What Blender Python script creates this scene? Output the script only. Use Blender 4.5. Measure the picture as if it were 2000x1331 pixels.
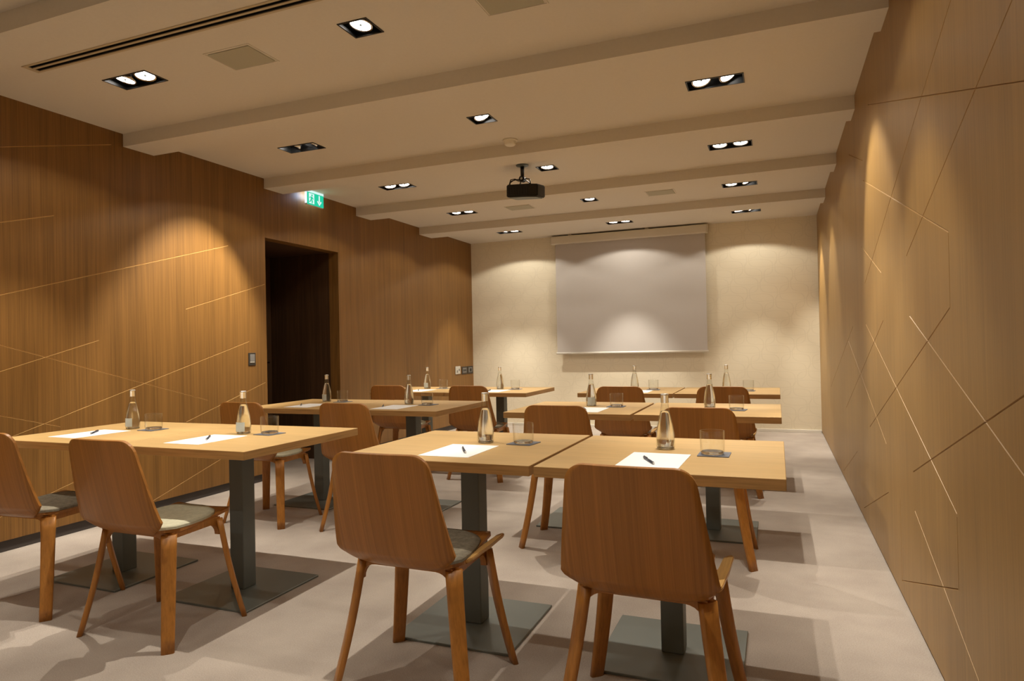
import bpy, bmesh, math, random
from mathutils import Vector, Matrix

random.seed(7)
PI = math.pi
S = bpy.context.scene
for o in list(bpy.data.objects):
    bpy.data.objects.remove(o, do_unlink=True)
COL = S.collection

# ------------------------------------------------------------------ camera
cam_d = bpy.data.cameras.new('camera')
cam = bpy.data.objects.new('camera', cam_d)
COL.objects.link(cam)
YAW, PITCH, ROLL = -0.378908680, 0.00872161600, -0.0205846302
cam_d.sensor_width = 36.0
cam_d.lens = 36.0 * 1300.7 / 2000.0
cam_d.clip_start = 0.05
f = Vector((math.sin(YAW) * math.cos(PITCH), math.cos(YAW) * math.cos(PITCH), math.sin(PITCH)))
r = Vector((math.cos(YAW), -math.sin(YAW), 0))
u = r.cross(f)
r2 = math.cos(ROLL) * r + math.sin(ROLL) * u
u2 = -math.sin(ROLL) * r + math.cos(ROLL) * u
M = Matrix((r2, u2, -f)).transposed().to_4x4()
M.translation = Vector((0, 0, 1.15))
cam.matrix_world = M
S.camera = cam

# ------------------------------------------------------------------ world, exposure
W = bpy.data.worlds.new('world')
S.world = W
W.use_nodes = True
W.node_tree.nodes['Background'].inputs[0].default_value = (1, .8, .6, 1)
W.node_tree.nodes['Background'].inputs[1].default_value = 0.0
S.view_settings.view_transform = 'Standard'
S.view_settings.look = 'None'
S.view_settings.gamma = 1.0
S.view_settings.use_curve_mapping = False
S.view_settings.exposure = 0.0

# lamp settings used by the downlight builder further down
LAMP_COL = (1.0, 0.93, 0.79)
SPILL_W = 9.0          # wide, softly cut spill of each lamp
BEAM_W = 125.0          # narrow beam of each lamp
SPILL_HALF = 68.0
BEAM_HALF = 30.0

# ------------------------------------------------------------------ room sizes (metres)
XL, XR, YB, YR = -4.2416, 0.489, 9.063, -1.3
H, HB = 2.70, 2.61
LAMP_Y = [-0.10, 1.31, 2.71, 4.13, 5.51, 6.92, 8.37]
LAMP_X = [-3.34, -1.83, -0.31]
BEAMS = [(-0.85, -0.60), (0.54, 0.79), (1.935, 2.18), (3.338, 3.585), (4.722, 4.968), (6.127, 6.406), (7.509, 7.830)]


# ================================================================== helpers
def nt(name):
    m = bpy.data.materials.new(name)
    m.use_nodes = True
    n = m.node_tree
    return m, n, n.nodes['Principled BSDF']


def plain(name, col, rough=.5, metal=0.0, bump=0, bscale=200, spec=.5, coat=0):
    m, n, b = nt(name)
    b.inputs['Base Color'].default_value = (*col, 1)
    b.inputs['Roughness'].default_value = rough
    b.inputs['Metallic'].default_value = metal
    b.inputs['Specular IOR Level'].default_value = spec
    b.inputs['Coat Weight'].default_value = coat
    tc = n.nodes.new('ShaderNodeTexCoord')
    nz = n.nodes.new('ShaderNodeTexNoise')
    nz.inputs['Scale'].default_value = bscale
    nz.inputs['Detail'].default_value = 3
    n.links.new(tc.outputs['Object'], nz.inputs['Vector'])
    hs = n.nodes.new('ShaderNodeMix'); hs.data_type = 'RGBA'; hs.blend_type = 'MULTIPLY'
    rp = n.nodes.new('ShaderNodeValToRGB')
    rp.color_ramp.elements[0].color = (.93, .93, .93, 1)
    rp.color_ramp.elements[1].color = (1, 1, 1, 1)
    n.links.new(nz.outputs['Fac'], rp.inputs[0])
    hs.inputs[0].default_value = 1.0
    hs.inputs[6].default_value = (*col, 1)
    n.links.new(rp.outputs[0], hs.inputs[7])
    n.links.new(hs.outputs[2], b.inputs['Base Color'])
    if bump:
        bp = n.nodes.new('ShaderNodeBump')
        bp.inputs['Strength'].default_value = bump
        bp.inputs['Distance'].default_value = .002
        n.links.new(nz.outputs['Fac'], bp.inputs['Height'])
        n.links.new(bp.outputs[0], b.inputs['Normal'])
    return m


def emis(name, col, st):
    m, n, b = nt(name)
    n.nodes.remove(b)
    e = n.nodes.new('ShaderNodeEmission')
    e.inputs[0].default_value = (*col, 1)
    e.inputs[1].default_value = st
    n.links.new(e.outputs[0], n.nodes['Material Output'].inputs[0])
    return m


def wood(name, dark, mid, light, sc, sc2, rough=.45, spec=.4, coat=0.0, bump=.15):
    """sc: fine grain frequency per axis; sc2: broad tone frequency per axis"""
    m, n, b = nt(name)
    tc = n.nodes.new('ShaderNodeTexCoord')

    def layer(scale, detail, ntex=1.0, dist=0.0):
        mp = n.nodes.new('ShaderNodeMapping')
        mp.inputs['Scale'].default_value = scale
        n.links.new(tc.outputs['Object'], mp.inputs[0])
        z = n.nodes.new('ShaderNodeTexNoise')
        z.inputs['Scale'].default_value = ntex
        z.inputs['Detail'].default_value = detail
        z.inputs['Roughness'].default_value = .6
        z.inputs['Distortion'].default_value = dist
        n.links.new(mp.outputs[0], z.inputs['Vector'])
        return z
    a = layer(sc, 4)
    c = layer(sc2, 3, 1.0, .6)
    mix = n.nodes.new('ShaderNodeMix'); mix.data_type = 'FLOAT'
    mix.inputs[0].default_value = .38
    n.links.new(a.outputs['Fac'], mix.inputs[2])
    n.links.new(c.outputs['Fac'], mix.inputs[3])
    rp = n.nodes.new('ShaderNodeValToRGB')
    e = rp.color_ramp.elements
    e[0].position = .34; e[0].color = (*dark, 1)
    e[1].position = .66; e[1].color = (*light, 1)
    k = e.new(.5); k.color = (*mid, 1)
    n.links.new(mix.outputs[0], rp.inputs[0])
    n.links.new(rp.outputs[0], b.inputs['Base Color'])
    b.inputs['Roughness'].default_value = rough
    b.inputs['Specular IOR Level'].default_value = spec
    b.inputs['Coat Weight'].default_value = coat
    bp = n.nodes.new('ShaderNodeBump')
    bp.inputs['Strength'].default_value = bump
    bp.inputs['Distance'].default_value = .001
    n.links.new(a.outputs['Fac'], bp.inputs['Height'])
    n.links.new(bp.outputs[0], b.inputs['Normal'])
    return m


def sh(c, k):
    return tuple(x * k for x in c)


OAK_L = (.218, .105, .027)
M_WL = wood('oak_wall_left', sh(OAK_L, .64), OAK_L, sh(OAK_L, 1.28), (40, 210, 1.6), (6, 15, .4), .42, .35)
OAK_R = (.30, .172, .054)
M_WR = wood('oak_wall_right', sh(OAK_R, .8), OAK_R, sh(OAK_R, 1.15), (40, 150, 2.0), (6, 8, .5), .42, .35)
OAK_T = (.52, .335, .138)
M_TOP = wood('oak_table_top', sh(OAK_T, .86), OAK_T, sh(OAK_T, 1.12), (3, 110, 110), (1.5, 9, 9), .5, .3)
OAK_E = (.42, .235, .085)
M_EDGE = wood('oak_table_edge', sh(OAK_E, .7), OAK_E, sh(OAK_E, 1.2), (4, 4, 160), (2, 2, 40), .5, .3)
CH = (.37, .152, .031)
M_CH = wood('walnut_chair_shell', sh(CH, .78), CH, sh(CH, 1.22), (190, 3, 1.6), (26, 2, .8), .4, .4, .1)
LG = (.40, .165, .032)
M_LEG = wood('chair_leg_oak', sh(LG, .75), LG, sh(LG, 1.2), (110, 110, 4), (16, 16, 2), .4, .4, .1)
WG = (.52, .30, .10)
M_WING = wood('light_oak_edge', sh(WG, .8), WG, sh(WG, 1.15), (120, 6, 120), (20, 3, 20), .4, .4, .1)
M_GROOVE = plain('groove_wood', (.62, .38, .14), .5)
M_GROOVR = plain('groove_wood_right', (.40, .235, .085), .5)
M_DARKWOOD = wood('dark_door_wood', (.05, .026, .012), (.075, .038, .018), (.10, .052, .025), (130, 130, 2), (7, 7, .6), .5, .3)
M_CEIL = plain('ceiling_paint', (.745, .69, .60), .9, bump=.05, bscale=60)
M_WHITE = plain('white_paint', (.78, .74, .66), .6)
M_BLACK = plain('black_metal', (.008, .008, .008), .4, .1)
M_BLACKM = plain('black_matt', (.012, .011, .010), .8)
M_BASEB = plain('baseboard_brown', (.05, .04, .036), .6)
M_CHROME = plain('chrome', (.75, .75, .75), .12, 1.0)
M_STEEL = plain('grey_powder_coat', (.145, .165, .16), .48, .3, bump=.1, bscale=900)
M_GREYB = plain('grey_base_plate', (.17, .185, .17), .45, .3, bump=.1, bscale=900)
M_PAPER = plain('paper', (.93, .94, .96), .8)
M_PEN = plain('pen_plastic', (.03, .035, .06), .3)
M_COAST = plain('coaster_slate', (.15, .16, .20), .6, bump=.4, bscale=500)
M_SCREEN = plain('screen_fabric', (.56, .52, .49), .85)
M_CASE = plain('screen_case', (.74, .68, .56), .45)
M_SPK = plain('speaker_grille', (.50, .47, .36), .85, bump=.5, bscale=1500)
M_DET = plain('detector_plastic', (.85, .80, .68), .5)
M_LABEL = plain('bottle_label', (.55, .60, .58), .6)
M_CAP = plain('bottle_cap', (.72, .70, .66), .25, .85)
M_SLOT = plain('slot_bar', (.55, .45, .30), .6)
M_SOCK = plain('socket_frame', (.035, .028, .022), .4)
M_SOCKG = plain('socket_grey', (.20, .19, .18), .45)
M_SOCKL = plain('socket_light', (.55, .52, .46), .45)
M_LAMP = emis('lamp_glow', (1.0, .93, .84), 14.0)
M_GREEN = emis('sign_green', (.02, .62, .36), 1.0)
M_SIGNW = emis('sign_white', (.70, .95, .90), 1.0)
M_SIGNE = emis('sign_edge', (.50, .68, 1.0), 20.0)
M_SIGNS = emis('sign_side', (.75, .88, 1.0), 1.3)


def felt(name, c, v=.25):
    m, n, b = nt(name)
    tc = n.nodes.new('ShaderNodeTexCoord')
    z = n.nodes.new('ShaderNodeTexNoise'); z.inputs['Scale'].default_value = 45; z.inputs['Detail'].default_value = 6
    z.inputs['Roughness'].default_value = .75
    n.links.new(tc.outputs['Object'], z.inputs['Vector'])
    rp = n.nodes.new('ShaderNodeValToRGB')
    rp.color_ramp.elements[0].position = .35; rp.color_ramp.elements[0].color = (*sh(c, 1 - v), 1)
    rp.color_ramp.elements[1].position = .65; rp.color_ramp.elements[1].color = (*sh(c, 1 + v), 1)
    n.links.new(z.outputs['Fac'], rp.inputs[0])
    n.links.new(rp.outputs[0], b.inputs['Base Color'])
    b.inputs['Roughness'].default_value = .95
    b.inputs['Specular IOR Level'].default_value = .1
    z2 = n.nodes.new('ShaderNodeTexNoise'); z2.inputs['Scale'].default_value = 500
    n.links.new(tc.outputs['Object'], z2.inputs['Vector'])
    bp = n.nodes.new('ShaderNodeBump'); bp.inputs['Strength'].default_value = .5; bp.inputs['Distance'].default_value = .002
    n.links.new(z2.outputs['Fac'], bp.inputs['Height'])
    n.links.new(bp.outputs[0], b.inputs['Normal'])
    return m


M_FELT = felt('grey_felt', (.215, .19, .145))
M_FELTC = felt('cream_felt', (.50, .48, .36), .12)


def glass_sheet(name, tint=(1, 1, 1), gl=1.0, base=.025, pw_=4.0):
    """clear thin glass: transparent with fresnel reflection"""
    m, n, b = nt(name)
    n.nodes.remove(b)
    t = n.nodes.new('ShaderNodeBsdfTransparent'); t.inputs[0].default_value = (*tint, 1)
    g = n.nodes.new('ShaderNodeBsdfGlossy'); g.inputs['Roughness'].default_value = .03
    fr = n.nodes.new('ShaderNodeLayerWeight'); fr.inputs[0].default_value = .5
    pw = n.nodes.new('ShaderNodeMath'); pw.operation = 'POWER'; pw.inputs[1].default_value = pw_
    n.links.new(fr.outputs['Facing'], pw.inputs[0])
    mu = n.nodes.new('ShaderNodeMath'); mu.operation = 'MULTIPLY_ADD'; mu.inputs[1].default_value = .7 * gl; mu.inputs[2].default_value = base
    mx = n.nodes.new('ShaderNodeMixShader')
    n.links.new(pw.outputs[0], mu.inputs[0])
    n.links.new(mu.outputs[0], mx.inputs[0])
    n.links.new(t.outputs[0], mx.inputs[1]); n.links.new(g.outputs[0], mx.inputs[2])
    n.links.new(mx.outputs[0], n.nodes['Material Output'].inputs[0])
    return m


M_GLASS = glass_sheet('clear_glass', (.985, .99, .985), 1.0)
M_BOTTLE = glass_sheet('bottle_glass', (.97, .985, .97), 1.25, .06, 3.0)
M_WATER, n_, b_ = nt('water_in_bottle')
b_.inputs['Transmission Weight'].default_value = 1.0
b_.inputs['Roughness'].default_value = .14
b_.inputs['IOR'].default_value = 1.33
b_.inputs['Base Color'].default_value = (1, 1, 1, 1)
M_GBASE, n_, b_ = nt('thick_glass')
b_.inputs['Transmission Weight'].default_value = 1.0
b_.inputs['Roughness'].default_value = .02
b_.inputs['IOR'].default_value = 1.5
b_.inputs['Base Color'].default_value = (1, 1, 1, 1)


def carpet():
    m, n, b = nt('carpet')
    tc = n.nodes.new('ShaderNodeTexCoord')
    z = n.nodes.new('ShaderNodeTexNoise'); z.inputs['Scale'].default_value = 220; z.inputs['Detail'].default_value = 4
    z.inputs['Roughness'].default_value = .7
    z2 = n.nodes.new('ShaderNodeTexNoise'); z2.inputs['Scale'].default_value = 3.5; z2.inputs['Detail'].default_value = 5
    for q in (z, z2):
        n.links.new(tc.outputs['Object'], q.inputs['Vector'])
    mix = n.nodes.new('ShaderNodeMix'); mix.data_type = 'FLOAT'; mix.inputs[0].default_value = .4
    n.links.new(z.outputs['Fac'], mix.inputs[2]); n.links.new(z2.outputs['Fac'], mix.inputs[3])
    rp = n.nodes.new('ShaderNodeValToRGB')
    rp.color_ramp.elements[0].position = .3; rp.color_ramp.elements[0].color = (.33, .275, .24, 1)
    rp.color_ramp.elements[1].position = .7; rp.color_ramp.elements[1].color = (.55, .48, .42, 1)
    n.links.new(mix.outputs[0], rp.inputs[0])
    n.links.new(rp.outputs[0], b.inputs['Base Color'])
    b.inputs['Roughness'].default_value = 1.0
    b.inputs['Specular IOR Level'].default_value = .05
    bp = n.nodes.new('ShaderNodeBump'); bp.inputs['Strength'].default_value = .8; bp.inputs['Distance'].default_value = .004
    n.links.new(z.outputs['Fac'], bp.inputs['Height'])
    n.links.new(bp.outputs[0], b.inputs['Normal'])
    return m


def wallpaper():
    m, n, b = nt('wallpaper')
    N, L = n.nodes, n.links
    tc = N.new('ShaderNodeTexCoord')
    sp = N.new('ShaderNodeSeparateXYZ')
    L.new(tc.outputs['Object'], sp.inputs[0])

    def mt(op, a, bb=None, cc=None):
        k = N.new('ShaderNodeMath'); k.operation = op
        for i, v in enumerate((a, bb, cc)):
            if v is None:
                continue
            if isinstance(v, (int, float)):
                k.inputs[i].default_value = v
            else:
                L.new(v, k.inputs[i])
        return k.outputs[0]

    def lattice(px, pz, ox, oz):
        row = mt('FLOOR', mt('DIVIDE', mt('ADD', sp.outputs[2], oz), pz))
        off = mt('MULTIPLY', mt('MODULO', mt('ADD', row, 20), 2), px * .5)
        U = mt('MULTIPLY', mt('SUBTRACT', mt('FRACT', mt('DIVIDE', mt('ADD', mt('ADD', sp.outputs[0], ox + 20), off), px)), .5), 2)
        V = mt('MULTIPLY', mt('SUBTRACT', mt('FRACT', mt('DIVIDE', mt('ADD', sp.outputs[2], oz), pz)), .5), 2)
        d = mt('POWER', mt('ADD', mt('POWER', mt('ABSOLUTE', U), 3.2), mt('POWER', mt('ABSOLUTE', V), 3.2)), 1 / 3.2)
        e = mt('ABSOLUTE', mt('SUBTRACT', d, .93))
        return mt('SUBTRACT', 1.0, mt('SMOOTH_MIN', mt('DIVIDE', e, .05), 1.0, .1))
    a = lattice(.36, .22, 0, 0)
    c = lattice(.36, .22, .13, .11)
    s = mt('MAXIMUM', mt('MAXIMUM', a, c), 0)
    rp = N.new('ShaderNodeMix'); rp.data_type = 'RGBA'
    rp.inputs[6].default_value = (.80, .72, .56, 1)
    rp.inputs[7].default_value = (.66, .59, .45, 1)
    L.new(mt('MULTIPLY', s, .38), rp.inputs[0])
    L.new(rp.outputs[2], b.inputs['Base Color'])
    b.inputs['Roughness'].default_value = .7
    b.inputs['Specular IOR Level'].default_value = .2
    return m


M_CARPET = carpet()
M_PAPERW = wallpaper()


# ---- mesh builders
def box(bm, x0, x1, y0, y1, z0, z1, mi=0):
    v = [bm.verts.new(p) for p in ((x0, y0, z0), (x1, y0, z0), (x1, y1, z0), (x0, y1, z0),
                                   (x0, y0, z1), (x1, y0, z1), (x1, y1, z1), (x0, y1, z1))]
    for q in ((0, 3, 2, 1), (4, 5, 6, 7), (0, 1, 5, 4), (1, 2, 6, 5), (2, 3, 7, 6), (3, 0, 4, 7)):
        bm.faces.new([v[i] for i in q]).material_index = mi
    return v


def bbox(x0, x1, y0, y1, z0, z1, bev=0.0, seg=2):
    bm = bmesh.new()
    box(bm, x0, x1, y0, y1, z0, z1)
    if bev:
        bmesh.ops.bevel(bm, geom=bm.edges[:], offset=bev, segments=seg, affect='EDGES', profile=.5)
    return bm


def lathe(prof, n=32, close=False):
    bm = bmesh.new()
    rings = []
    for (rr, z) in prof:
        if rr < 1e-6:
            rings.append([bm.verts.new((0, 0, z))])
        else:
            rings.append([bm.verts.new((rr * math.cos(2 * PI * i / n), rr * math.sin(2 * PI * i / n), z)) for i in range(n)])
    for a, b in zip(rings, rings[1:]):
        for i in range(n):
            j = (i + 1) % n
            if len(a) == 1 and len(b) == 1:
                continue
            if len(a) == 1:
                bm.faces.new((a[0], b[i], b[j]))
            elif len(b) == 1:
                bm.faces.new((a[i], a[j], b[0]))
            else:
                bm.faces.new((a[i], a[j], b[j], b[i]))
    for fc in bm.faces:
        fc.smooth = True
    bmesh.ops.recalc_face_normals(bm, faces=bm.faces[:])
    return bm


def tube(bm, pts, rad, n=8):
    pts = [Vector(p) for p in pts]
    rings = []
    for i, p in enumerate(pts):
        d = (pts[min(i + 1, len(pts) - 1)] - pts[max(i - 1, 0)]).normalized()
        a = d.orthogonal().normalized() if i == 0 else (rings_a - d * rings_a.dot(d)).normalized()
        rings_a = a
        b = d.cross(a)
        rr = rad[i] if isinstance(rad, (list, tuple)) else rad
        rings.append([bm.verts.new(p + a * rr * math.cos(2 * PI * k / n) + b * rr * math.sin(2 * PI * k / n)) for k in range(n)])
    for a, b in zip(rings, rings[1:]):
        for k in range(n):
            fc = bm.faces.new((a[k], a[(k + 1) % n], b[(k + 1) % n], b[k]))
            fc.smooth = True
    bm.faces.new(rings[0][::-1]); bm.faces.new(rings[-1])


def prism(bm, poly, axis, a, b, mi=0):
    """poly: 2D points; axis 'x','y','z': extrusion axis from a to b"""
    def P(p, t):
        if axis == 'x':
            return (t, p[0], p[1])
        if axis == 'y':
            return (p[0], t, p[1])
        return (p[0], p[1], t)
    A = [bm.verts.new(P(p, a)) for p in poly]
    B = [bm.verts.new(P(p, b)) for p in poly]
    n = len(poly)
    fs = [bm.faces.new(A), bm.faces.new(B[::-1])]
    for i in range(n):
        fs.append(bm.faces.new((A[i], B[i], B[(i + 1) % n], A[(i + 1) % n])))
    for fc in fs:
        fc.material_index = mi
    bmesh.ops.recalc_face_normals(bm, faces=fs)
    return fs


def obj(name, bm, mat, parent=None, smooth=False, recalc=True):
    if recalc:
        bmesh.ops.recalc_face_normals(bm, faces=bm.faces[:])
    me = bpy.data.meshes.new(name)
    if smooth:
        for fc in bm.faces:
            fc.smooth = True
    bm.to_mesh(me); bm.free()
    for mm in (mat if isinstance(mat, (list, tuple)) else [mat]):
        me.materials.append(mm)
    o = bpy.data.objects.new(name, me)
    COL.objects.link(o)
    if parent:
        o.parent = parent
    return o


def tag(o, label, cat, group=None):
    o['label'] = label; o['category'] = cat
    if group:
        o['group'] = group
    return o


def thing(name, label, cat, loc=(0, 0, 0), rz=0, group=None):
    o = bpy.data.objects.new(name, None)
    o.empty_display_size = .1
    COL.objects.link(o)
    o.location = loc; o.rotation_euler = (0, 0, rz)
    return tag(o, label, cat, group)


def struct(name, bm, m, parent=None, recalc=True):
    o = obj(name, bm, m, parent, recalc=recalc)
    if parent is None:
        o['kind'] = 'structure'
    return o


def kids(o):
    return [c for c in bpy.data.objects if c.parent == o]


TREE = {}


def freeze(o):
    """remember a finished thing's parts and sub-parts so that copies are quick"""
    TREE[o.name] = [(c, kids(c)) for c in kids(o)]
    return o


def dup(src, loc, rz, label, group=None, swap=None, skip=()):
    rt = src.copy(); COL.objects.link(rt)
    rt.location = loc; rt.rotation_euler = (0, 0, rz)
    rt['label'] = label
    if group:
        rt['group'] = group
    for ch, gr in TREE[src.name]:
        base = ch.name.split('.')[0]
        if base in skip:
            continue
        c = ch.copy(); COL.objects.link(c); c.parent = rt
        if swap and base in swap:
            c.data = ch.data.copy(); c.data.materials.clear(); c.data.materials.append(swap[base][0])
            c['label'] = swap[base][1]
        for g in gr:
            d = g.copy(); COL.objects.link(d); d.parent = c
    return rt


# ================================================================== setting
bm = bmesh.new()
box(bm, XL - 1.2, XR + .1, YR - .1, YB + .1, -.1, 0)
struct('floor', bm, M_CARPET)

# holes in the ceiling: lamps and the slot diffuser
FIX = []   # (x, y, double)
for j, y in enumerate(LAMP_Y):
    for i, x in enumerate(LAMP_X):
        FIX.append((x, y, i != 1 or j == len(LAMP_Y) - 1))
holes = [(x - (.162 if d else .079), x + (.162 if d else .079), y - .074, y + .074) for x, y, d in FIX]
SLOT = (-3.72, -.75, 2.335, 2.425)
holes.append((SLOT[0] + .012, SLOT[1] - .012, SLOT[2] + .008, SLOT[3] - .008))
bm = bmesh.new()
ex = sorted({XL - .05, XR + .05} | {h[0] for h in holes} | {h[1] for h in holes})
ey = sorted({YR - .05, YB + .05} | {h[2] for h in holes} | {h[3] for h in holes})
vc = {}
for i, x in enumerate(ex):
    for j, y in enumerate(ey):
        vc[i, j] = bm.verts.new((x, y, H))
for i in range(len(ex) - 1):
    for j in range(len(ey) - 1):
        cx, cy = (ex[i] + ex[i + 1]) / 2, (ey[j] + ey[j + 1]) / 2
        if any(h[0] < cx < h[1] and h[2] < cy < h[3] for h in holes):
            continue
        bm.faces.new((vc[i, j], vc[i, j + 1], vc[i + 1, j + 1], vc[i + 1, j]))
ceiling = struct('ceiling', bm, M_CEIL, recalc=False)
for k, (a, b) in enumerate(BEAMS):
    bm = bbox(XL, XR, a, b, HB, H + .002)
    struct('trim_%d' % (k + 1), bm, M_CEIL)


def grooved_slab(name, x0, x1, y0, y1, z0, z1, face_x, inward, lines, mat, gmat, extra=()):
    """wall slab with V grooves (real cuts) along the (y,z)-(y,z) lines on the face x=face_x"""
    bm = bmesh.new()
    box(bm, x0, x1, y0, y1, z0, z1)
    base = obj(name, bm, [mat, gmat])
    bm = bmesh.new()
    w, d = .0026, .0045
    for k, ((ya, za), (yb, zb)) in enumerate(lines):
        a, b = Vector((ya, za)), Vector((yb, zb))
        t = (b - a).normalized(); nn = Vector((-t.y, t.x))
        out = face_x + inward * .002
        dep = face_x - inward * (d + .0001 * (k % 7))
        A, B = [], []
        for (off, xx) in ((-w * 1.4, out), (w * 1.4, out), (0, dep)):
            A.append(bm.verts.new((xx, a.x + nn.x * off, a.y + nn.y * off)))
            B.append(bm.verts.new((xx, b.x + nn.x * off, b.y + nn.y * off)))
        fs = [bm.faces.new(A), bm.faces.new(B[::-1])]
        for i in range(3):
            fs.append(bm.faces.new((A[i], B[i], B[(i + 1) % 3], A[(i + 1) % 3])))
        bmesh.ops.recalc_face_normals(bm, faces=fs)
        for q in fs:
            q.material_index = 1
    cut = obj('cutter', bm, [mat, gmat], recalc=False)
    md = base.modifiers.new('b', 'BOOLEAN')
    md.operation = 'DIFFERENCE'; md.solver = 'EXACT'; md.use_self = True; md.object = cut
    dg = bpy.context.evaluated_depsgraph_get()
    me = bpy.data.meshes.new_from_object(base.evaluated_get(dg))
    base.modifiers.clear()
    old = base.data; base.data = me; bpy.data.meshes.remove(old)
    bpy.data.objects.remove(cut, do_unlink=True)
    if extra:
        bm = bmesh.new(); bm.from_mesh(me)
        for e in extra:
            box(bm, *e)
        bm.to_mesh(me); bm.free()
    base['kind'] = 'structure'
    return base


RL = [((.6, 2.22), (3.07, 1.48)), ((1.0, 2.505), (4.43, 1.48)), ((.6, 1.345), (4.1, 2.43)), ((2.365, 1.47), (4.39, 2.08)),
      ((2.365, 1.24), (2.365, 1.47)), ((2.37, 1.24), (4.36, .64)), ((5.06, .39), (6.16, .06)), ((3.77, 1.48), (4.54, 1.71)),
      ((.6, .5), (3.04, 1.24)), ((2.35, .62), (4.44, 1.24)), ((3.74, 1.24), (5.79, .62)), ((3.74, .63), (5.5, 1.14)),
      ((5.15, 1.24), (7.37, .68)), ((.6, 1.37), (3.04, .62)), ((1.6, -.05 + .1), (3.03, .39 + .08)), ((2.36, .39), (3.37, .08)),
      ((3.70, .40), (4.75, .08)), ((3.37, .08), (3.37, .44)), ((2.35, .39), (2.35, .61)), ((4.4, 2.2), (5.15, 2.43))]
LL = [((.8, 1.0), (4.29, 2.04)), ((3.85, 1.49), (4.71, 1.75)), ((.8, .55), (3.14, 1.25)), ((1.2, .27), (4.51, 1.24)),
      ((3.84, .62), (4.70, .875)), ((2.0, .075), (3.0, .345)), ((3.53, .08), (4.18, .28)), ((1.4, 1.55), (4.05, .77)),
      ((1.2, 1.2), (2.87, .70)), ((.8, 1.88), (3.25, 2.6)), ((.8, 1.42), (2.85, 2.04)), ((1.6, 2.6), (2.35, 2.34))]
grooved_slab('wall_right', XR, XR + .1, YR - .05, YB + .05, .018, H + .05, XR, -1, RL, M_WR, M_GROOVR)
D0, D1, DH = 4.722, 5.79, 2.17
grooved_slab('wall_left', XL - .12, XL, YR - .05, D0, .068, H + .05, XL, 1, LL, M_WL, M_GROOVE,
             extra=[(XL - .12, XL, D0, D1, DH, H + .05), (XL - .12, XL, D1, YB + .05, .068, H + .05)])
struct('baseboard_left', (lambda b: (box(b, XL - .12, XL - .016, YR, D0 - .004, 0, .069), box(b, XL - .12, XL - .016, D1 + .004, YB, 0, .069), b)[2])(bmesh.new()), M_BASEB)
struct('shadow_gap_right', bbox(XR + .006, XR + .09, YR, YB, 0, .019), M_BLACKM)  # black strip stands in for the shade of the gap under the wall
struct('wall_front', bbox(XL - .2, XR + .2, YB, YB + .1, -.02, H + .05), M_PAPERW)
struct('baseboard_front', bbox(XL, XR, YB - .013, YB + .01, 0, .036, .003), M_WHITE)
struct('wall_rear', bbox(XL - .2, XR + .2, YR - .1, YR, -.02, H + .05), M_PAPERW)
# door recess: deep dark timber niche with the door leaf at its end
RX = XL - .89
bm = bmesh.new()
box(bm, RX - .06, XL - .119, D1, D1 + .06, 0, DH + .06)
box(bm, RX - .06, XL - .119, D0 - .06, D0, 0, DH + .06)
box(bm, RX - .06, XL - .119, D0, D1, DH, DH + .06)
struct('trim_8', bm, M_DARKWOOD)
bm = bbox(RX - .05, RX, D0 + .006, D1 - .006, .006, DH - .006)
dr = struct('door_1', bm, M_DARKWOOD)
bm = bmesh.new()
tube(bm, [(RX, D1 - .10, 1.03), (RX + .05, D1 - .10, 1.03), (RX + .05, D1 - .22, 1.03)], .009)
obj('door_handle', bm, M_CHROME, dr)


# ================================================================== downlights
ROWN = ['behind the camera', 'over the camera', 'nearest bay', 'second bay', 'third bay', 'fourth bay', 'farthest bay']
COLN = ['left', 'middle', 'right']
# tilt (degrees) of each lamp towards +x and +y: (column,row) -> list per lamp
TILT = {(0, 3): [(-31, -3), (-31, 0)], (2, 3): [(12, -8), (31, -6)], (2, 5): [(0, 0), (27, 0)], (2, 6): [(6, 0), (28, 0)],
        (2, 2): [(0, 0), (14, 6)], (1, 3): [(22, 0)], (0, 2): [(-9, 0), (5, 0)], (0, 6): [(-8, 0), (0, 0)],
        (1, 2): [(-6, 0)], (0, 4): [(10, 0), (12, 0)], (0, 1): [(-22, 8), (-16, 4)]}
GAIN = {(0, 3): (1.8, 1.9), (2, 3): (1.4, 1.6), (0, 6): (2.7, 1.9), (1, 6): (2.5, 1.7), (2, 6): (2.5, 2.0),
        (0, 0): (1.8, .6), (1, 0): (1.8, .6), (2, 0): (1.2, .6), (0, 1): (1.8, .8), (1, 1): (1.8, .35), (2, 1): (.9, .35),
        (0, 2): (1.6, 1.5), (1, 2): (1, 1.5), (2, 2): (1.4, .98), (0, 4): (1.8, 1), (0, 5): (1.8, 1), (2, 4): (1.5, 1), (2, 5): (1.5, 1)}


def spot(name, loc, rot, half, blend, watts, rad, parent):
    ld = bpy.data.lights.new(name, 'SPOT')
    ld.energy = watts; ld.color = LAMP_COL
    ld.spot_size = math.radians(half * 2); ld.spot_blend = blend
    ld.shadow_soft_size = rad
    o = bpy.data.objects.new(name, ld); COL.objects.link(o)
    o.location = loc; o.rotation_euler = rot; o.parent = parent
    return o


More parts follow.
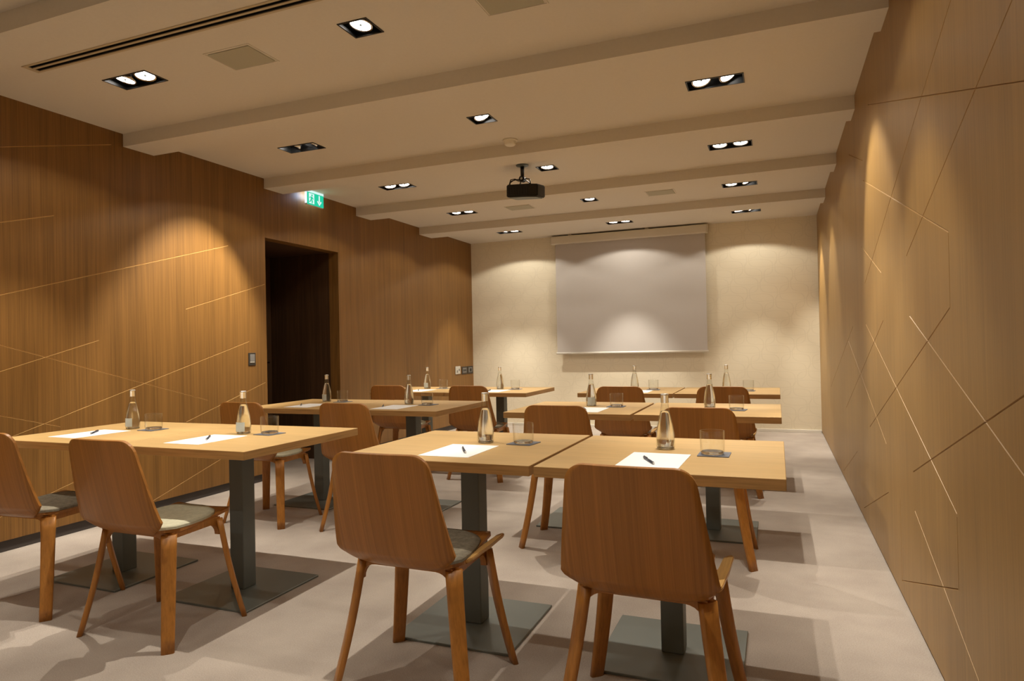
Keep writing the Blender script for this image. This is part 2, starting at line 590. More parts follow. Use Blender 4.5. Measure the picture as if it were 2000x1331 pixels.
def make_downlight(double):
    hx = .165 if double else .082
    t = thing('recessed_downlight', 'x', 'ceiling light', (0, 0, H))
    bm = bmesh.new()   # black square trim, 4 mm proud of the ceiling
    for a in ((-hx, hx, -.078, -.070), (-hx, hx, .070, .078), (-hx, -hx + .008, -.07, .07), (hx - .008, hx, -.07, .07)):
        box(bm, a[0], a[1], a[2], a[3], -.004, .012)
    obj('trim_frame', bm, M_BLACK, t)
    bm = bmesh.new()   # open-bottomed housing
    x0, x1, y0, y1, z1 = -hx + .004, hx - .004, -.073, .073, .13
    v = [bm.verts.new(p) for p in ((x0, y0, 0), (x1, y0, 0), (x1, y1, 0), (x0, y1, 0), (x0, y0, z1), (x1, y0, z1), (x1, y1, z1), (x0, y1, z1))]
    for q in ((4, 7, 6, 5), (0, 4, 5, 1), (1, 5, 6, 2), (2, 6, 7, 3), (3, 7, 4, 0)):
        bm.faces.new([v[i] for i in q])
    obj('housing', bm, M_BLACK, t, recalc=False)
    return t


def lamp_unit(t, dx, tx, ty, spill, beam):
    rot = (math.radians(ty), math.radians(-tx), 0)
    zl = .006 + .045 * math.sin(math.radians(math.hypot(tx, ty)))
    R = Matrix.Rotation(rot[1], 4, 'Y') @ Matrix.Rotation(rot[0], 4, 'X')
    bm = lathe([(.050, .0), (.056, -.004), (.059, .004), (.060, .03), (.050, .045), (.046, .03), (.050, .0)], 28)
    bmesh.ops.transform(bm, matrix=R, verts=bm.verts)
    ring = obj('gimbal_ring', bm, M_CHROME, t); ring.location = (dx, 0, zl)
    bm = lathe([(.0, .016), (.02, .014), (.049, .004), (.049, .002), (.0, .010)], 28)
    bmesh.ops.transform(bm, matrix=R, verts=bm.verts)
    lp = obj('lamp', bm, M_LAMP, t); lp.location = (dx, 0, zl)
    bm = lathe([(0, -.004), (.006, -.002), (.007, .010), (0, .012)], 14)
    bmesh.ops.transform(bm, matrix=R, verts=bm.verts)
    cp = obj('lamp_cap', bm, M_STEEL, lp)
    e = R.to_euler()
    spot('lamp_spill', (dx, 0, -.008), (0, 0, 0), SPILL_HALF, .12, spill, .012, t)
    spot('lamp_beam', (dx, 0, -.008), e, BEAM_HALF, .5, beam, .012, t)


for k, (x, y, d) in enumerate(FIX):
    i, j = k % 3, k // 3
    t = make_downlight(d)
    t.location = (x, y, H)
    t['label'] = ('twin' if d else 'single') + ' black recessed ceiling spotlight, %s column, %s' % (COLN[i], ROWN[j])
    t['group'] = 'recessed spotlights in the ceiling'
    tl = TILT.get((i, j), [(0, 0), (0, 0)])
    lean = -6 if 2 <= j <= 5 else 0      # lamps are aimed a little towards the rear of the room
    for q, dx in enumerate((-.078, .078) if d else (0,)):
        g = GAIN.get((i, j), (1, 1))
        lamp_unit(t, dx, tl[q][0], tl[q][1] + lean, SPILL_W * g[0] * (.5 if d else .9), BEAM_W * g[1] * (.5 if d else .8))

# ================================================================== ceiling things
t = thing('slot_diffuser', 'long twin-slot air diffuser in the ceiling, upper left', 'air vent', (0, 0, H))
x0, x1, y0, y1 = SLOT
bm = bmesh.new()
for a in ((x0, x1, y0, y0 + .014), (x0, x1, y1 - .014, y1), (x0, x0 + .03, y0 + .014, y1 - .014), (x1 - .03, x1, y0 + .014, y1 - .014)):
    box(bm, a[0], a[1], a[2], a[3], -.003, .002)
obj('frame', bm, M_SLOT, t)
obj('slat', bbox(x0 + .03, x1 - .03, (y0 + y1) / 2 - .007, (y0 + y1) / 2 + .007, -.002, .002), M_SLOT, t)
bm = bmesh.new()
v = [bm.verts.new(p) for p in ((x0 + .03, y0 + .01, .0021), (x1 - .03, y0 + .01, .0021), (x1 - .03, y1 - .01, .0021), (x0 + .03, y1 - .01, .0021),
                               (x0 + .03, y0 + .01, .12), (x1 - .03, y0 + .01, .12), (x1 - .03, y1 - .01, .12), (x0 + .03, y1 - .01, .12))]
for q in ((4, 7, 6, 5), (0, 4, 5, 1), (1, 5, 6, 2), (2, 6, 7, 3), (3, 7, 4, 0)):
    bm.faces.new([v[i] for i in q])
obj('plenum', bm, M_BLACKM, t, recalc=False)

for x, y, lab in ((-2.585, 2.73, 'rectangular beige ceiling speaker between the two nearest spotlights on the left'),
                  (-1.075, 2.745, 'rectangular beige ceiling speaker at the top edge of the photo'),
                  (-2.635, 6.945, 'rectangular beige ceiling speaker beyond the projector, left one'),
                  (-1.08, 6.925, 'rectangular beige ceiling speaker beyond the projector, right one')):
    t = thing('ceiling_speaker', lab, 'speaker', (x, y, H), 0, 'flush speakers in the ceiling')
    bm = bmesh.new()
    for a in ((-.15, .15, -.115, -.108), (-.15, .15, .108, .115), (-.15, -.143, -.108, .108), (.143, .15, -.108, .108)):
        box(bm, a[0], a[1], a[2], a[3], -.003, 0)
    obj('frame', bm, M_CEIL, t)
    obj('grille', bbox(-.134, .134, -.099, .099, -.005, 0, .0015, 1), M_SPK, t)

t = thing('smoke_detector', 'round cream smoke detector on the ceiling before the projector', 'smoke detector', (-1.83, 4.64, H))
obj('base', lathe([(0, 0), (.056, 0), (.056, -.008), (.05, -.011), (0, -.011)], 32), M_DET, t)
obj('sensor_head', lathe([(.046, -.010), (.046, -.016), (.040, -.018), (.042, -.034), (.034, -.042), (0, -.044)], 32), M_DET, t)

# ---- projector
t = thing('projector', 'black projector hanging from a ceiling mount', 'projector', (-1.995, 5.33, H))
obj('ceiling_plate', lathe([(0, 0), (.055, 0), (.052, -.008), (.02, -.014), (.0, -.014)], 24), M_STEEL, t)
bm = bmesh.new(); tube(bm, [(0, 0, -.01), (0, 0, -.105)], [.017, .015], 16)
obj('drop_pole', bm, M_BLACK, t)
bm = bmesh.new()
for ax in ('x',):
    prism(bm, [(.026 * math.cos(a * PI / 8), -.12 + .026 * math.sin(a * PI / 8)) for a in range(16)], 'y', -.022, .022)
hub = obj('swivel_joint', bm, M_BLACK, t)
bm = bmesh.new()
prism(bm, [(.010 * math.cos(a * PI / 6), -.12 + .010 * math.sin(a * PI / 6)) for a in range(12)], 'y', -.027, -.022)
obj('joint_screw', bm, M_CHROME, hub)
for (dx, dy) in ((-.10, -.05), (.09, -.05), (.04, .09), (-.05, .07)):
    bm = bmesh.new()
    tube(bm, [(0, 0, -.125), (dx * .5, dy * .5, -.125), (dx * .92, dy * .92, -.14), (dx, dy, -.178 + dy * .10)], .005, 8)
    obj('mount_arm', bm, M_BLACK, t)
# body: chamfered box
bm = bmesh.new()
poly = [(-.165, -.09), (-.145, -.13), (.075, -.13), (.155, -.085), (.165, .10), (.145, .14), (-.145, .14), (-.165, .11)]
prism(bm, poly, 'z', -.275, -.172)
bmesh.ops.bevel(bm, geom=bm.edges[:], offset=.008, segments=2, affect='EDGES')
body = obj('body', bm, M_BLACK, t)
body.rotation_euler = (math.radians(6), math.radians(3), 0)
body.scale = (.88, .88, 1.0)
body.location = (.022, .02, .004)
for k in range(7):
    obj('vent_slat', bbox(-.13 + k * .027, -.115 + k * .027, -.1325, -.129, -.255, -.20), M_BLACKM, body)
bm = bmesh.new()
prism(bm, [(x * .86, y * .86) for x, y in poly], 'z', -.281, -.2755)
obj('underside_cover', bm, M_STEEL, body)
bm = lathe([(0, .0), (.028, 0), (.034, .012), (.034, .02), (0, .02)], 24)
bmesh.ops.rotate(bm, matrix=Matrix.Rotation(PI / 2, 3, 'X'), verts=bm.verts)
ln = obj('lens', bm, M_BLACK, body); ln.location = (.06, .16, -.225)
bm = bmesh.new()
tube(bm, [(0, 0, -.11), (-.02, -.012, -.135), (-.05, -.05, -.125), (-.08, -.075, -.135), (-.09, -.09, -.185)], .004, 6)
tube(bm, [(.01, 0, -.11), (-.01, -.03, -.15), (-.045, -.07, -.135), (-.08, -.10, -.17)], .0035, 6)
obj('cable', bm, M_BLACKM, t)

# ---- exit sign on the ceiling, beside the left wall
t = thing('exit_sign', 'green illuminated escape sign with running figure and down arrow', 'exit sign', (-4.165, 5.325, H))
L2, zb, zt = .125, -.142, -.004
obj('housing', bbox(-.014, .010, -L2, L2, zb - .004, zt + .004, .002, 1), M_WHITE, t)
obj('sign_face', bbox(.010, .013, -L2 + .004, L2 - .002, zb, zt - .020), M_GREEN, t)
obj('light_strip', bbox(.010, .014, -L2 + .01, L2, zt - .019, zt + .002), M_SIGNW, t)
obj('rear_glow_strip', bbox(-.018, -.0145, -L2 + .01, L2 - .01, zt - .06, zt - .01), M_SIGNE, t)
obj('side_glow', bbox(-.012, .011, -L2 - .003, -L2, zb + .01, zt), M_SIGNS, t)


def flat(name, polys, mat, par, x=.0132):
    bm = bmesh.new()
    for p in polys:
        prism(bm, [(a, b) for a, b in p], 'x', x, x + .0012)
    return obj(name, bm, mat, par)


# pictogram laid out in (y, z) of the sign; y grows away from the camera (right in view)
flat('door_pictogram', [[(-.100, -.130), (-.100, -.032), (-.020, -.032), (-.020, -.130)]], M_SIGNW, t)
head = [(-.055 + .010 * math.cos(a * PI / 6), -.050 + .010 * math.sin(a * PI / 6)) for a in range(12)]
flat('running_figure', [head,
                        [(-.070, -.062), (-.048, -.064), (-.054, -.094), (-.076, -.092)],
                        [(-.068, -.063), (-.074, -.072), (-.096, -.080), (-.093, -.070)],
                        [(-.050, -.066), (-.032, -.080), (-.038, -.088), (-.058, -.076)],
                        [(-.062, -.090), (-.044, -.098), (-.048, -.128), (-.060, -.128)],
                        [(-.076, -.090), (-.062, -.096), (-.078, -.114), (-.100, -.120), (-.097, -.110), (-.084, -.106)]], M_GREEN, t, .0146)
flat('down_arrow', [[(.048, -.034), (.066, -.034), (.066, -.098), (.048, -.098)],
                    [(.057, -.132), (.022, -.094), (.034, -.084), (.057, -.108)],
                    [(.057, -.132), (.092, -.094), (.080, -.084), (.057, -.108)]], M_SIGNW, t)

# ================================================================== projection screen
t = thing('projection_screen', 'white pull-down projection screen on the far wall', 'screen', (-1.865, 8.975, 0))
bm = bbox(-1.07, 1.055, -.055, .045, 2.572, 2.682, .012, 3)
case = obj('casing', bm, M_CASE, t)
for sx in (-1.075, 1.054):
    obj('end_cap', bbox(sx, sx + .006, -.055, .045, 2.572, 2.682, .002, 1), M_CASE, case)
obj('fabric', bbox(-1.022, 1.022, .004, .006, 1.045, 2.575), M_SCREEN, t)
bm = bmesh.new(); tube(bm, [(-1.035, .005, 1.036), (1.035, .005, 1.036)], .014, 14)
obj('bottom_bar', bm, M_WHITE, t)
for sx in (-.82, .25):
    obj('bracket', bbox(sx, sx + .05, -.03, .08, 2.676, 2.699, .003, 1), M_CASE, t)

# ================================================================== wall switches and sockets
t = thing('light_switch', 'dark light switch on wood wall left of the doorway', 'switch', (XL, 4.535, 1.085))
obj('frame', bbox(0, .008, -.042, .042, -.055, .055, .003), M_SOCK, t)
obj('rocker', bbox(.006, .012, -.027, .027, -.018, .042, .002), M_SOCKG, t)
obj('indicator_strip', bbox(.006, .011, -.027, .027, -.030, -.021, .001, 1), M_SOCKL, t)
t = thing('wall_controller', 'pale control plate, leftmost of three by the far corner', 'control panel', (XL, 8.53, .825))
obj('plate', bbox(0, .012, -.078, .075, -.055, .055, .003), M_SOCKL, t)
obj('display', bbox(.011, .014, -.045, -.01, -.035, .0, .001, 1), M_SOCKG, t)
obj('button', bbox(.011, .015, .02, .05, -.01, .02, .002), M_SOCKG, t)
for yy, lab in ((8.75, 'dark double wall socket between pale control plate and corner socket'), (8.945, 'dark wall socket closest to the far left corner')):
    t = thing('wall_socket', lab, 'socket', (XL, yy, .815), 0, 'dark sockets by the far left corner')
    obj('frame', bbox(0, .008, -.09, .09, -.055, .055, .003), M_SOCK, t)
    obj('insert', bbox(.006, .010, -.06, .06, -.035, .035, .002), M_SOCKG, t)
    if yy < 8.8:
        for q in (-.025, .025):
            obj('outlet', bbox(.0095, .0115, q - .015, q + .015, -.015, .015, .002), M_BLACK, t)
    else:
        obj('outlet', bbox(.0095, .0115, -.028, .028, -.022, .022, .004), M_BLACK, t)

# ================================================================== tables
ROW = ['nearest', 'middle', 'farthest']
SIDE = {('L', 0): 'left table of left block', ('L', 1): 'right table of left block',
        ('R', 0): 'left table of right block', ('R', 1): 'right table of right block'}


def make_table(label, loc):
    t = thing('pedestal_table', label, 'table', loc, 0, 'square pedestal tables')
    bm = bmesh.new()
    box(bm, -.398, .398, -.4, .4, .704, .740)
    bmesh.ops.bevel(bm, geom=bm.edges[:], offset=.0015, segments=1, affect='EDGES')
    for fc in bm.faces:
        fc.material_index = 0 if abs(fc.normal.z) > .5 else 1
    bmesh.ops.recalc_face_normals(bm, faces=bm.faces[:])
    for fc in bm.faces:
        fc.material_index = 0 if abs(fc.normal.z) > .5 else 1
    obj('tabletop', bm, [M_TOP, M_EDGE], t)
    obj('mounting_plate', bbox(-.2, .2, -.2, .2, .694, .7045, .002, 1), M_BLACK, t)
    obj('column', bbox(-.041, .041, -.041, .041, .010, .695, .004), M_STEEL, t)
    obj('base_plate', bbox(-.25, .25, -.25, .25, 0, .010, .002, 1), M_GREYB, t)
    return t


TC = {}
tables = [('L', 0, 0, -3.245, 2.525), ('L', 1, 0, -2.44, 2.53), ('R', 0, 0, -1.195, 2.535), ('R', 1, 0, -.382, 2.53),
          ('L', 0, 1, -3.26, 4.20), ('L', 1, 1, -2.455, 4.21), ('R', 0, 1, -1.20, 4.24), ('R', 1, 1, -.385, 4.245),
          ('L', 0, 2, -3.245, 5.83), ('L', 1, 2, -2.44, 5.83), ('R', 0, 2, -1.195, 5.88), ('R', 1, 2, -.385, 5.88)]
proto = None
for sd, i, rw, x, y in tables:
    TC[sd, i, rw] = (x, y)
    lab = 'light oak square pedestal table, %s, %s row' % (SIDE[sd, i], ROW[rw])
    if proto is None:
        proto = freeze(make_table(lab, (x, y, 0)))
    else:
        dup(proto, (x, y, 0), 0, lab)


# ================================================================== chairs
def interp(tab, z):
    for (a, b) in zip(tab, tab[1:]):
        if a[0] >= z >= b[0]:
            k = (a[0] - z) / (a[0] - b[0]) if a[0] != b[0] else 0
            return a[1] + (b[1] - a[1]) * k
    return tab[-1][1] if z < tab[-1][0] else tab[0][1]


def shell_back():
    zt, rc = .822, .048
    zs = [zt, zt - .002, zt - .006, zt - .012, zt - .020, zt - .03, zt - .042, zt - .06]
    zs += [zt - .06 - (zt - .06 - .515) * k / 8 for k in range(1, 9)]
    zs += [.505, .495, .487, .480, .470, .460, .450, .442, .434, .426]
    ytab = [(.822, -.274), (.70, -.250), (.60, -.229), (.52, -.208), (.48, -.194), (.45, -.166), (.435, -.146), (.426, -.128)]

    def half(z):
        w = .175 + (.226 - .175) * (zt - z) / (zt - .49)
        if z > zt - rc:
            d = z - (zt - rc)
            w -= rc - math.sqrt(max(rc * rc - d * d, 0))
        if z < .497:
            k = (.497 - z) / (.497 - .426)
            w = .226 - .105 * k ** 1.55
        return w
    NU = 16
    t = .012
    bm = bmesh.new()
    F, B = [], []
    for z in zs:
        w = half(z); y0 = interp(ytab, z)
        fr, bk = [], []
        for k in range(NU + 1):
            uu = -w + 2 * w * k / NU
            y = y0 + .5 * uu * uu
            bk.append(bm.verts.new((uu, y, z)))
            fr.append(bm.verts.new((uu * .985, y + t, z + .002)))
        F.append(fr); B.append(bk)
    for a, b in zip(range(len(zs) - 1), range(1, len(zs))):
        for k in range(NU):
            bm.faces.new((B[a][k], B[a][k + 1], B[b][k + 1], B[b][k])).smooth = True
            bm.faces.new((F[a][k], F[b][k], F[b][k + 1], F[a][k + 1])).smooth = True
        bm.faces.new((B[a][0], B[b][0], F[b][0], F[a][0]))
        bm.faces.new((B[a][NU], F[a][NU], F[b][NU], B[b][NU]))
    n = len(zs) - 1
    for k in range(NU):
        bm.faces.new((B[0][k], F[0][k], F[0][k + 1], B[0][k + 1]))
        bm.faces.new((B[n][k], B[n][k + 1], F[n][k + 1], F[n][k]))
    return bm


def plate(outline, zf, thick, nu=12, rows=None, crown=0.0):
    """outline: list of (y, half width) from back to front; zf(u,y) top surface"""
    bm = bmesh.new()
    T, B = [], []
    for (y, w) in outline:
        tr, br = [], []
        for k in range(nu + 1):
            uu = -w + 2 * w * k / nu
            e = 1 - abs(2 * k / nu - 1) ** 6
            tr.append(bm.verts.new((uu, y, zf(uu, y) + crown * e)))
            br.append(bm.verts.new((uu, y, zf(uu, y) - thick)))
        T.append(tr); B.append(br)
    for a in range(len(outline) - 1):
        for k in range(nu):
            bm.faces.new((T[a][k], T[a][k + 1], T[a + 1][k + 1], T[a + 1][k])).smooth = True
            bm.faces.new((B[a][k], B[a + 1][k], B[a + 1][k + 1], B[a][k + 1])).smooth = True
        bm.faces.new((T[a][0], T[a + 1][0], B[a + 1][0], B[a][0]))
        bm.faces.new((T[a][nu], B[a][nu], B[a + 1][nu], T[a + 1][nu]))
    n = len(outline) - 1
    for k in range(nu):
        bm.faces.new((T[0][k], B[0][k], B[0][k + 1], T[0][k + 1]))
        bm.faces.new((T[n][k], T[n][k + 1], B[n][k + 1], B[n][k]))
    return bm


def seat_z(uu, y):
    # dished seat, rising a little at the front and the rear
    return .436 + .25 * uu * uu + max(0, y - .1) * .14 + (max(0, -.05 - y) * .12)


def leg(sx, sy):
    """flat tapered leg, wide side tangential, splayed outwards, with a curved shoulder"""
    top = Vector((.178 * sx, (-.098 if sy < 0 else .160), .428))
    foot = Vector((.246 * sx, (-.170 if sy < 0 else .222), 0))
    tang = Vector((sx * (1 if sy < 0 else -1), 1, 0)).normalized()      # along the wide side
    rad = Vector((sx, sy, 0)).normalized()
    bm = bmesh.new()
    rings = []
    for k in range(9):
        q = k / 8
        c = top.lerp(foot, q)
        c = c + rad * (-.012) * math.sin(PI * q) * .6
        w = (.058 - .010 * q) / 2
        d = (.024 - .002 * q) / 2
        ring = []
        for m_ in range(12):
            a = 2 * PI * m_ / 12
            ca, sa = math.cos(a), math.sin(a)
            ex_ = abs(ca) ** .45 * (1 if ca >= 0 else -1)
            ey_ = abs(sa) ** .45 * (1 if sa >= 0 else -1)
            p = c + tang * w * ex_ + rad * d * ey_
            if k == 8:
                p.z = 0
            ring.append(bm.verts.new(p))
        rings.append(ring)
    for a, b in zip(rings, rings[1:]):
        for k in range(12):
            bm.faces.new((a[k], a[(k + 1) % 12], b[(k + 1) % 12], b[k])).smooth = True
    bm.faces.new(rings[0][::-1]); bm.faces.new(rings[-1])
    return bm


def gusseted_bar(p0, p1, ztop, h, depth, r0=.055, r1=.055):
    """bar between two leg heads with a rounded shoulder running down into each leg"""
    p0, p1 = Vector(p0), Vector(p1)
    L = (p1 - p0).length
    d = (p1 - p0).normalized()
    nrm = Vector((-d.y, d.x, 0)).normalized()
    cols = []
    if r0:
        cols += [(-.008, -h - r0), (0, -h - r0)]
        cols += [(r0 - r0 * math.cos(q), -h - r0 + r0 * math.sin(q)) for q in [k * PI / 12 for k in range(1, 7)]]
    else:
        cols += [(0, -h)]
    if r1:
        cols += [(L - r1 + r1 * math.cos(q), -h - r1 + r1 * math.sin(q)) for q in [k * PI / 12 for k in range(6, -1, -1)]]
        cols += [(L + .008, -h - r1)]
    else:
        cols += [(L, -h)]
    bm = bmesh.new()
    rings = []
    for a, zb in cols:
        p = p0 + d * a
        rings.append([bm.verts.new((*(p + nrm * depth / 2).xy, ztop)), bm.verts.new((*(p - nrm * depth / 2).xy, ztop)),
                      bm.verts.new((*(p - nrm * depth / 2).xy, ztop + zb)), bm.verts.new((*(p + nrm * depth / 2).xy, ztop + zb))])
    for A, B in zip(rings, rings[1:]):
        for i in range(4):
            bm.faces.new((A[i], A[(i + 1) % 4], B[(i + 1) % 4], B[i]))
    bm.faces.new(rings[0]); bm.faces.new(rings[-1][::-1])
    return bm


def make_chair(label, loc, rz):
    t = thing('shell_chair', label, 'chair', loc, rz, 'wooden shell chairs')
    obj('backrest', shell_back(), M_CH, t)
    so = [(-.138, .165), (-.12, .185), (-.06, .197), (.0, .188), (.06, .178), (.12, .168), (.18, .162), (.228, .160), (.243, .150)]
    obj('seat_shell', plate(so, seat_z, .012), M_CH, t)
    po = [(-.140, .170), (-.12, .190), (-.08, .200), (.0, .190), (.06, .180), (.11, .168), (.15, .156), (.18, .130), (.196, .085)]
    obj('seat_pad', plate(po, lambda a, b: seat_z(a, b) + .010, .0095, crown=.012), M_FELT, t)
    for sx, sy in ((-1, -1), (1, -1), (-1, 1), (1, 1)):
        obj('leg', leg(sx, sy), M_LEG, t)
    obj('rear_rail', gusseted_bar((-.172, -.100, .43), (.172, -.100, .43), .434, .016, .022), M_LEG, t)
    for sx in (-1, 1):
        obj('side_rail', gusseted_bar((.182 * sx, -.095, .43), (.160 * sx, .160, .43), .437, .026, .022, 0, .05), M_LEG, t)
    return t


def wing_mesh():
    bm = bmesh.new()
    out = [(-.040, -.012), (-.044, .004), (-.030, .016), (.10, .022), (.21, .024), (.228, .018), (.230, .004), (.218, -.010), (.10, -.016)]
    A, B = [], []
    for (y, x) in out:
        z = .446 + .06 * max(0, y + .02)
        A.append(bm.verts.new((.196 + x, y, z + .3 * x)))
        B.append(bm.verts.new((.196 + x, y, z + .3 * x - .013)))
    n = len(out)
    bm.faces.new(A); bm.faces.new(B[::-1])
    for i in range(n):
        bm.faces.new((A[i], B[i], B[(i + 1) % n], A[(i + 1) % n]))
    bmesh.ops.bevel(bm, geom=bm.edges[:], offset=.003, segments=2, affect='EDGES')
    return bm


# (side, table, row, x, y, rotation, light seat)
chairs = [('L', 1, 0, -2.439, 2.053, -.006, True), ('L', 0, 0, -3.235, 2.090, .07, False), ('R', 0, 0, -1.167, 2.040, -.023, False), ('R', 1, 0, -.371, 2.028, -.038, False),
          ('L', 0, 1, -3.245, 3.62, -.02, True), ('L', 1, 1, -2.475, 3.655, .0, False), ('R', 0, 1, -1.135, 3.72, .0, False), ('R', 1, 1, -.385, 3.71, .02, False),
          ('L', 0, 2, -3.235, 5.36, .0, True), ('L', 1, 2, -2.445, 5.36, .0, False), ('R', 0, 2, -1.14, 5.34, .0, False), ('R', 1, 2, -.382, 5.36, .0, False)]
cproto = None
wing_data = None
for sd, i, rw, x, y, rz, lt in chairs:
    lab = 'wooden shell chair with %s seat pad at %s, %s row' % ('cream' if lt else 'grey', SIDE[sd, i], ROW[rw])
    if cproto is None:
        c = cproto = make_chair(lab, (x, y, 0), rz)
        freeze(cproto)
        pad = [q for q in kids(c) if q.name.startswith('seat_pad')][0]
        grey_pad = pad.data
        cream_pad = pad.data.copy(); cream_pad.materials.clear(); cream_pad.materials.append(M_FELTC)
        pad.data = cream_pad
        pad['label'] = 'cream felt seat pad'
    else:
        c = dup(cproto, (x, y, 0), rz, lab)
        for q in COL.objects:
            if q.parent == c and q.name.startswith('seat_pad'):
                q.data = cream_pad if lt else grey_pad
                if not lt:
                    del q['label']
    if sd == 'R':
        if wing_data is None:
            w_ = obj('side_ledge', wing_mesh(), M_WING, c)
            w_['label'] = 'lighter oak ledge beside the seat'
            wing_data = w_
        else:
            w_ = wing_data.copy(); COL.objects.link(w_); w_.parent = c

# ================================================================== table settings
ZT = .740
POS = {k: '%s, %s row' % (SIDE[k[0], k[1]].replace(' of ', ', '), ROW[k[2]]) for k in TC}


def make_bottle(label, loc):
    t = thing('water_bottle', label, 'bottle', loc, 0, 'glass water bottles')
    prof = [(0, .004), (.024, .003), (.029, 0), (.0335, .003), (.0355, .012), (.0358, .035), (.0350, .060), (.0315, .085), (.0260, .112), (.0200, .138), (.0160, .155), (.0142, .170), (.0135, .185), (.0135, .194)]
    obj('glass_body', lathe(prof, 40), M_BOTTLE, t)
    wp = [(0, .009), (.026, .009), (.0312, .014), (.0334, .035), (.0327, .060), (.0292, .085), (.0237, .112), (.0177, .138), (.0150, .147), (0, .148)]
    obj('water', lathe(wp, 40), M_WATER, t)
    ft = lathe([(0, .0005), (.0285, .0005), (.0325, .004), (.0318, .008), (0, .0085)], 32)
    obj('thick_bottom', ft, M_GBASE, t)
    obj('cap', lathe([(.0138, .178), (.0150, .180), (.0148, .206), (.0156, .207), (.0156, .213), (.012, .2145), (0, .2145)], 28), M_CAP, t)
    bm = bmesh.new()      # curved paper label on one side
    a0, a1, n = math.radians(226), math.radians(316), 12
    rr = .0364
    vs = []
    for k in range(n + 1):
        a = a0 + (a1 - a0) * k / n
        vs.append((bm.verts.new((rr * math.cos(a), rr * math.sin(a), .014)), bm.verts.new((rr * math.cos(a) * .985, rr * math.sin(a) * .985, .060))))
    for p, q in zip(vs, vs[1:]):
        bm.faces.new((p[0], q[0], q[1], p[1])).smooth = True
    obj('paper_label', bm, M_LABEL, t)
    return t


def make_glass(label, loc):
    t = thing('tumbler_glass', label, 'glass', loc, 0, 'water glasses')
    prof = [(.0405, .012), (.0418, .05), (.0425, .084), (.0432, .0855), (.0438, .084), (.0436, .05), (.0425, .010), (.040, .002), (.036, 0)]
    obj('wall', lathe(prof, 40), M_GLASS, t)
    obj('thick_base', lathe([(0, .0005), (.034, .0005), (.0388, .003), (.0398, .010), (.036, .012), (.02, .0095), (0, .009)], 40), M_GBASE, t)
    return t


def rounded_rect(w, h, r, n=4):
    pts = []
    for cx, cy, a0 in ((w - r, h - r, 0), (-w + r, h - r, 90), (-w + r, -h + r, 180), (w - r, -h + r, 270)):
        for k in range(n + 1):
            a = math.radians(a0 + 90 * k / n)
            pts.append((cx + r * math.cos(a), cy + r * math.sin(a)))
    return pts


def paper_bm():
    bm = bmesh.new(); prism(bm, [(-.105, -.1485), (.105, -.1485), (.105, .1485), (-.105, .1485)], 'z', 0, .0012)
    return bm


def coaster_bm():
    bm = bmesh.new(); prism(bm, rounded_rect(.055, .055, .003), 'z', 0, .003)
    return bm


def make_pen(label, loc, rz):
    t = thing('ballpoint_pen', label, 'pen', loc, rz, 'pens on the paper sheets')
    bm = bmesh.new(); tube(bm, [(0, -.062, .0045), (0, .052, .0045)], .0045, 10)
    obj('barrel', bm, M_PEN, t)
    bm = bmesh.new(); tube(bm, [(0, -.072, .0045), (0, -.062, .0045)], [.0012, .0042], 10)
    obj('tip', bm, M_CAP, t)
    bm = bmesh.new(); tube(bm, [(0, .052, .0045), (0, .062, .0045)], [.004, .0032], 10)
    box(bm, -.0015, .0015, .015, .058, .0085, .0105)
    obj('clip', bm, M_PEN, t)
    return t


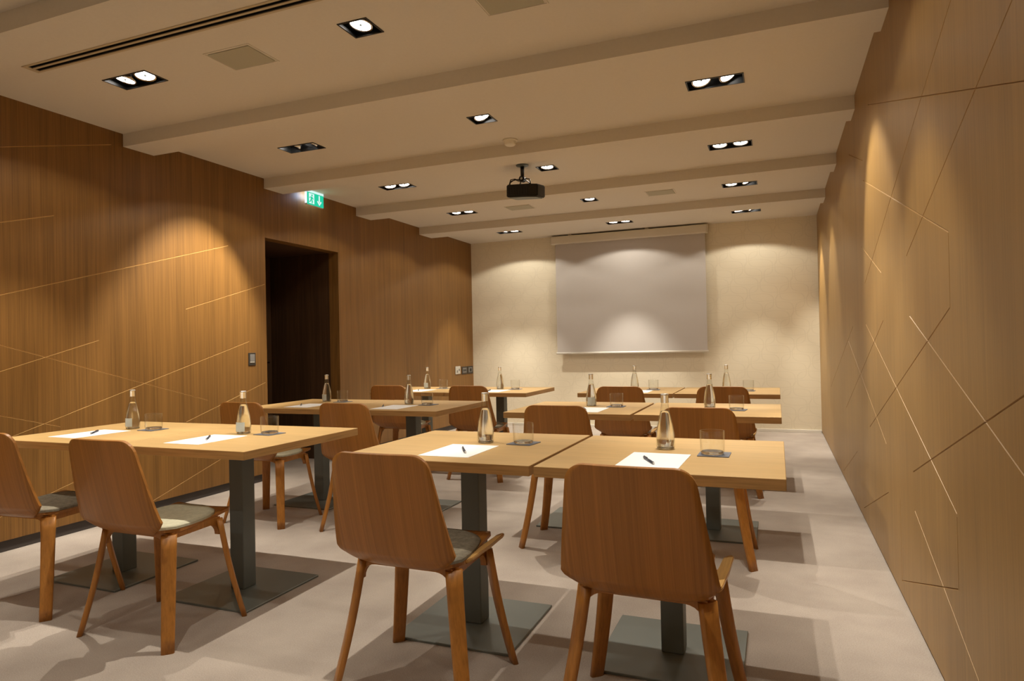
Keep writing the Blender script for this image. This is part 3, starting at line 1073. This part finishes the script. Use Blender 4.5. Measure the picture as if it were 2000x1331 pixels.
# positions (x, y) measured on the table plane; pen: x, y, angle
SET = {
    ('L', 0, 0): dict(b=(-3.30, 2.63), g=(-3.125, 2.615), c=(-3.13, 2.615), p=(-3.325, 2.405), pen=(-3.335, 2.435, .67)),
    ('L', 1, 0): dict(b=(-2.49, 2.60), g=(-2.34, 2.615), c=(-2.345, 2.62), p=(-2.51, 2.385), pen=(-2.525, 2.41, .68)),
    ('R', 0, 0): dict(b=(-1.17, 2.61), g=(-.995, 2.605), c=(-1.0, 2.62), p=(-1.18, 2.38), pen=(-1.16, 2.375, .53)),
    ('R', 1, 0): dict(b=(-.411, 2.62), g=(-.228, 2.52), c=(-.222, 2.525), p=(-.41, 2.355), pen=(-.425, 2.325, .44)),
    ('L', 0, 1): dict(b=(-3.34, 4.38), g=(-3.19, 4.38), c=(-3.18, 4.37), p=(-3.25, 4.04), pen=(-3.33, 4.06, .66)),
    ('L', 1, 1): dict(b=(-2.53, 4.28), g=(-2.345, 4.22), c=(-2.345, 4.235), p=(-2.50, 4.035), pen=(-2.62, 4.07, .5)),
    ('R', 0, 1): dict(b=(-1.165, 4.34), g=(-.985, 4.30), c=(-.99, 4.31), p=(-1.12, 4.075), pen=(-1.14, 4.08, .4)),
    ('R', 1, 1): dict(b=(-.40, 4.32), g=(-.235, 4.20), c=(-.235, 4.20), p=(-.42, 4.03), pen=(-.43, 4.04, .4)),
    ('L', 0, 2): dict(b=(-3.29, 5.93), g=(-3.12, 5.95), c=(-3.12, 5.95), p=(-3.22, 5.65), pen=(-3.24, 5.66, .5)),
    ('L', 1, 2): dict(b=(-2.49, 5.92), g=(-2.325, 5.90), c=(-2.32, 5.89), p=(-2.44, 5.66), pen=(-2.5, 5.68, .2)),
    ('R', 0, 2): dict(b=(-1.195, 5.95), g=(-1.025, 5.93), c=(-1.025, 5.92), p=(-1.12, 5.72), pen=(-1.16, 5.70, .5)),
    ('R', 1, 2): dict(b=(-.41, 5.95), g=(-.23, 5.85), c=(-.235, 5.85), p=(-.42, 5.66), pen=(-.43, 5.66, .5)),
}
bp = gp = pp = cp_ = npn = None
for key, d in SET.items():
    w = POS[key]
    L_ = 'clear glass water bottle with silver cap on ' + w
    if bp is None:
        bp = freeze(make_bottle(L_, (*d['b'], ZT)))
    else:
        dup(bp, (*d['b'], ZT), random.uniform(-.3, .3), L_, skip=() if key in (('L', 1, 0), ('R', 0, 1), ('L', 0, 1), ('L', 0, 2)) else ('paper_label',))
    L_ = 'square slate-grey coaster under the glass on ' + w
    if cp_ is None:
        cp_ = tag(obj('coaster', coaster_bm(), M_COAST), L_, 'coaster', 'square coasters')
        cc = cp_
    else:
        cc = cp_.copy(); COL.objects.link(cc); cc['label'] = L_
    cc.location = (*d['c'], ZT)
    cc.rotation_euler = (0, 0, random.uniform(-.12, .12))
    L_ = 'empty clear tumbler on grey coaster, ' + w
    if gp is None:
        gp = freeze(make_glass(L_, (*d['g'], ZT + .003)))
    else:
        dup(gp, (*d['g'], ZT + .003), 0, L_)
    L_ = 'blank white paper sheet on ' + w
    if pp is None:
        pp = tag(obj('paper_sheet', paper_bm(), M_PAPER), L_, 'paper', 'blank writing sheets')
        cc = pp
    else:
        cc = pp.copy(); COL.objects.link(cc); cc['label'] = L_
    cc.location = (*d['p'], ZT)
    cc.rotation_euler = (0, 0, random.uniform(-.03, .03))
    L_ = 'dark pen on the paper sheet, ' + w
    x, y, a = d['pen']
    if npn is None:
        npn = freeze(make_pen(L_, (x, y, ZT + .0012), a))
    else:
        dup(npn, (x, y, ZT + .0012), a, L_)
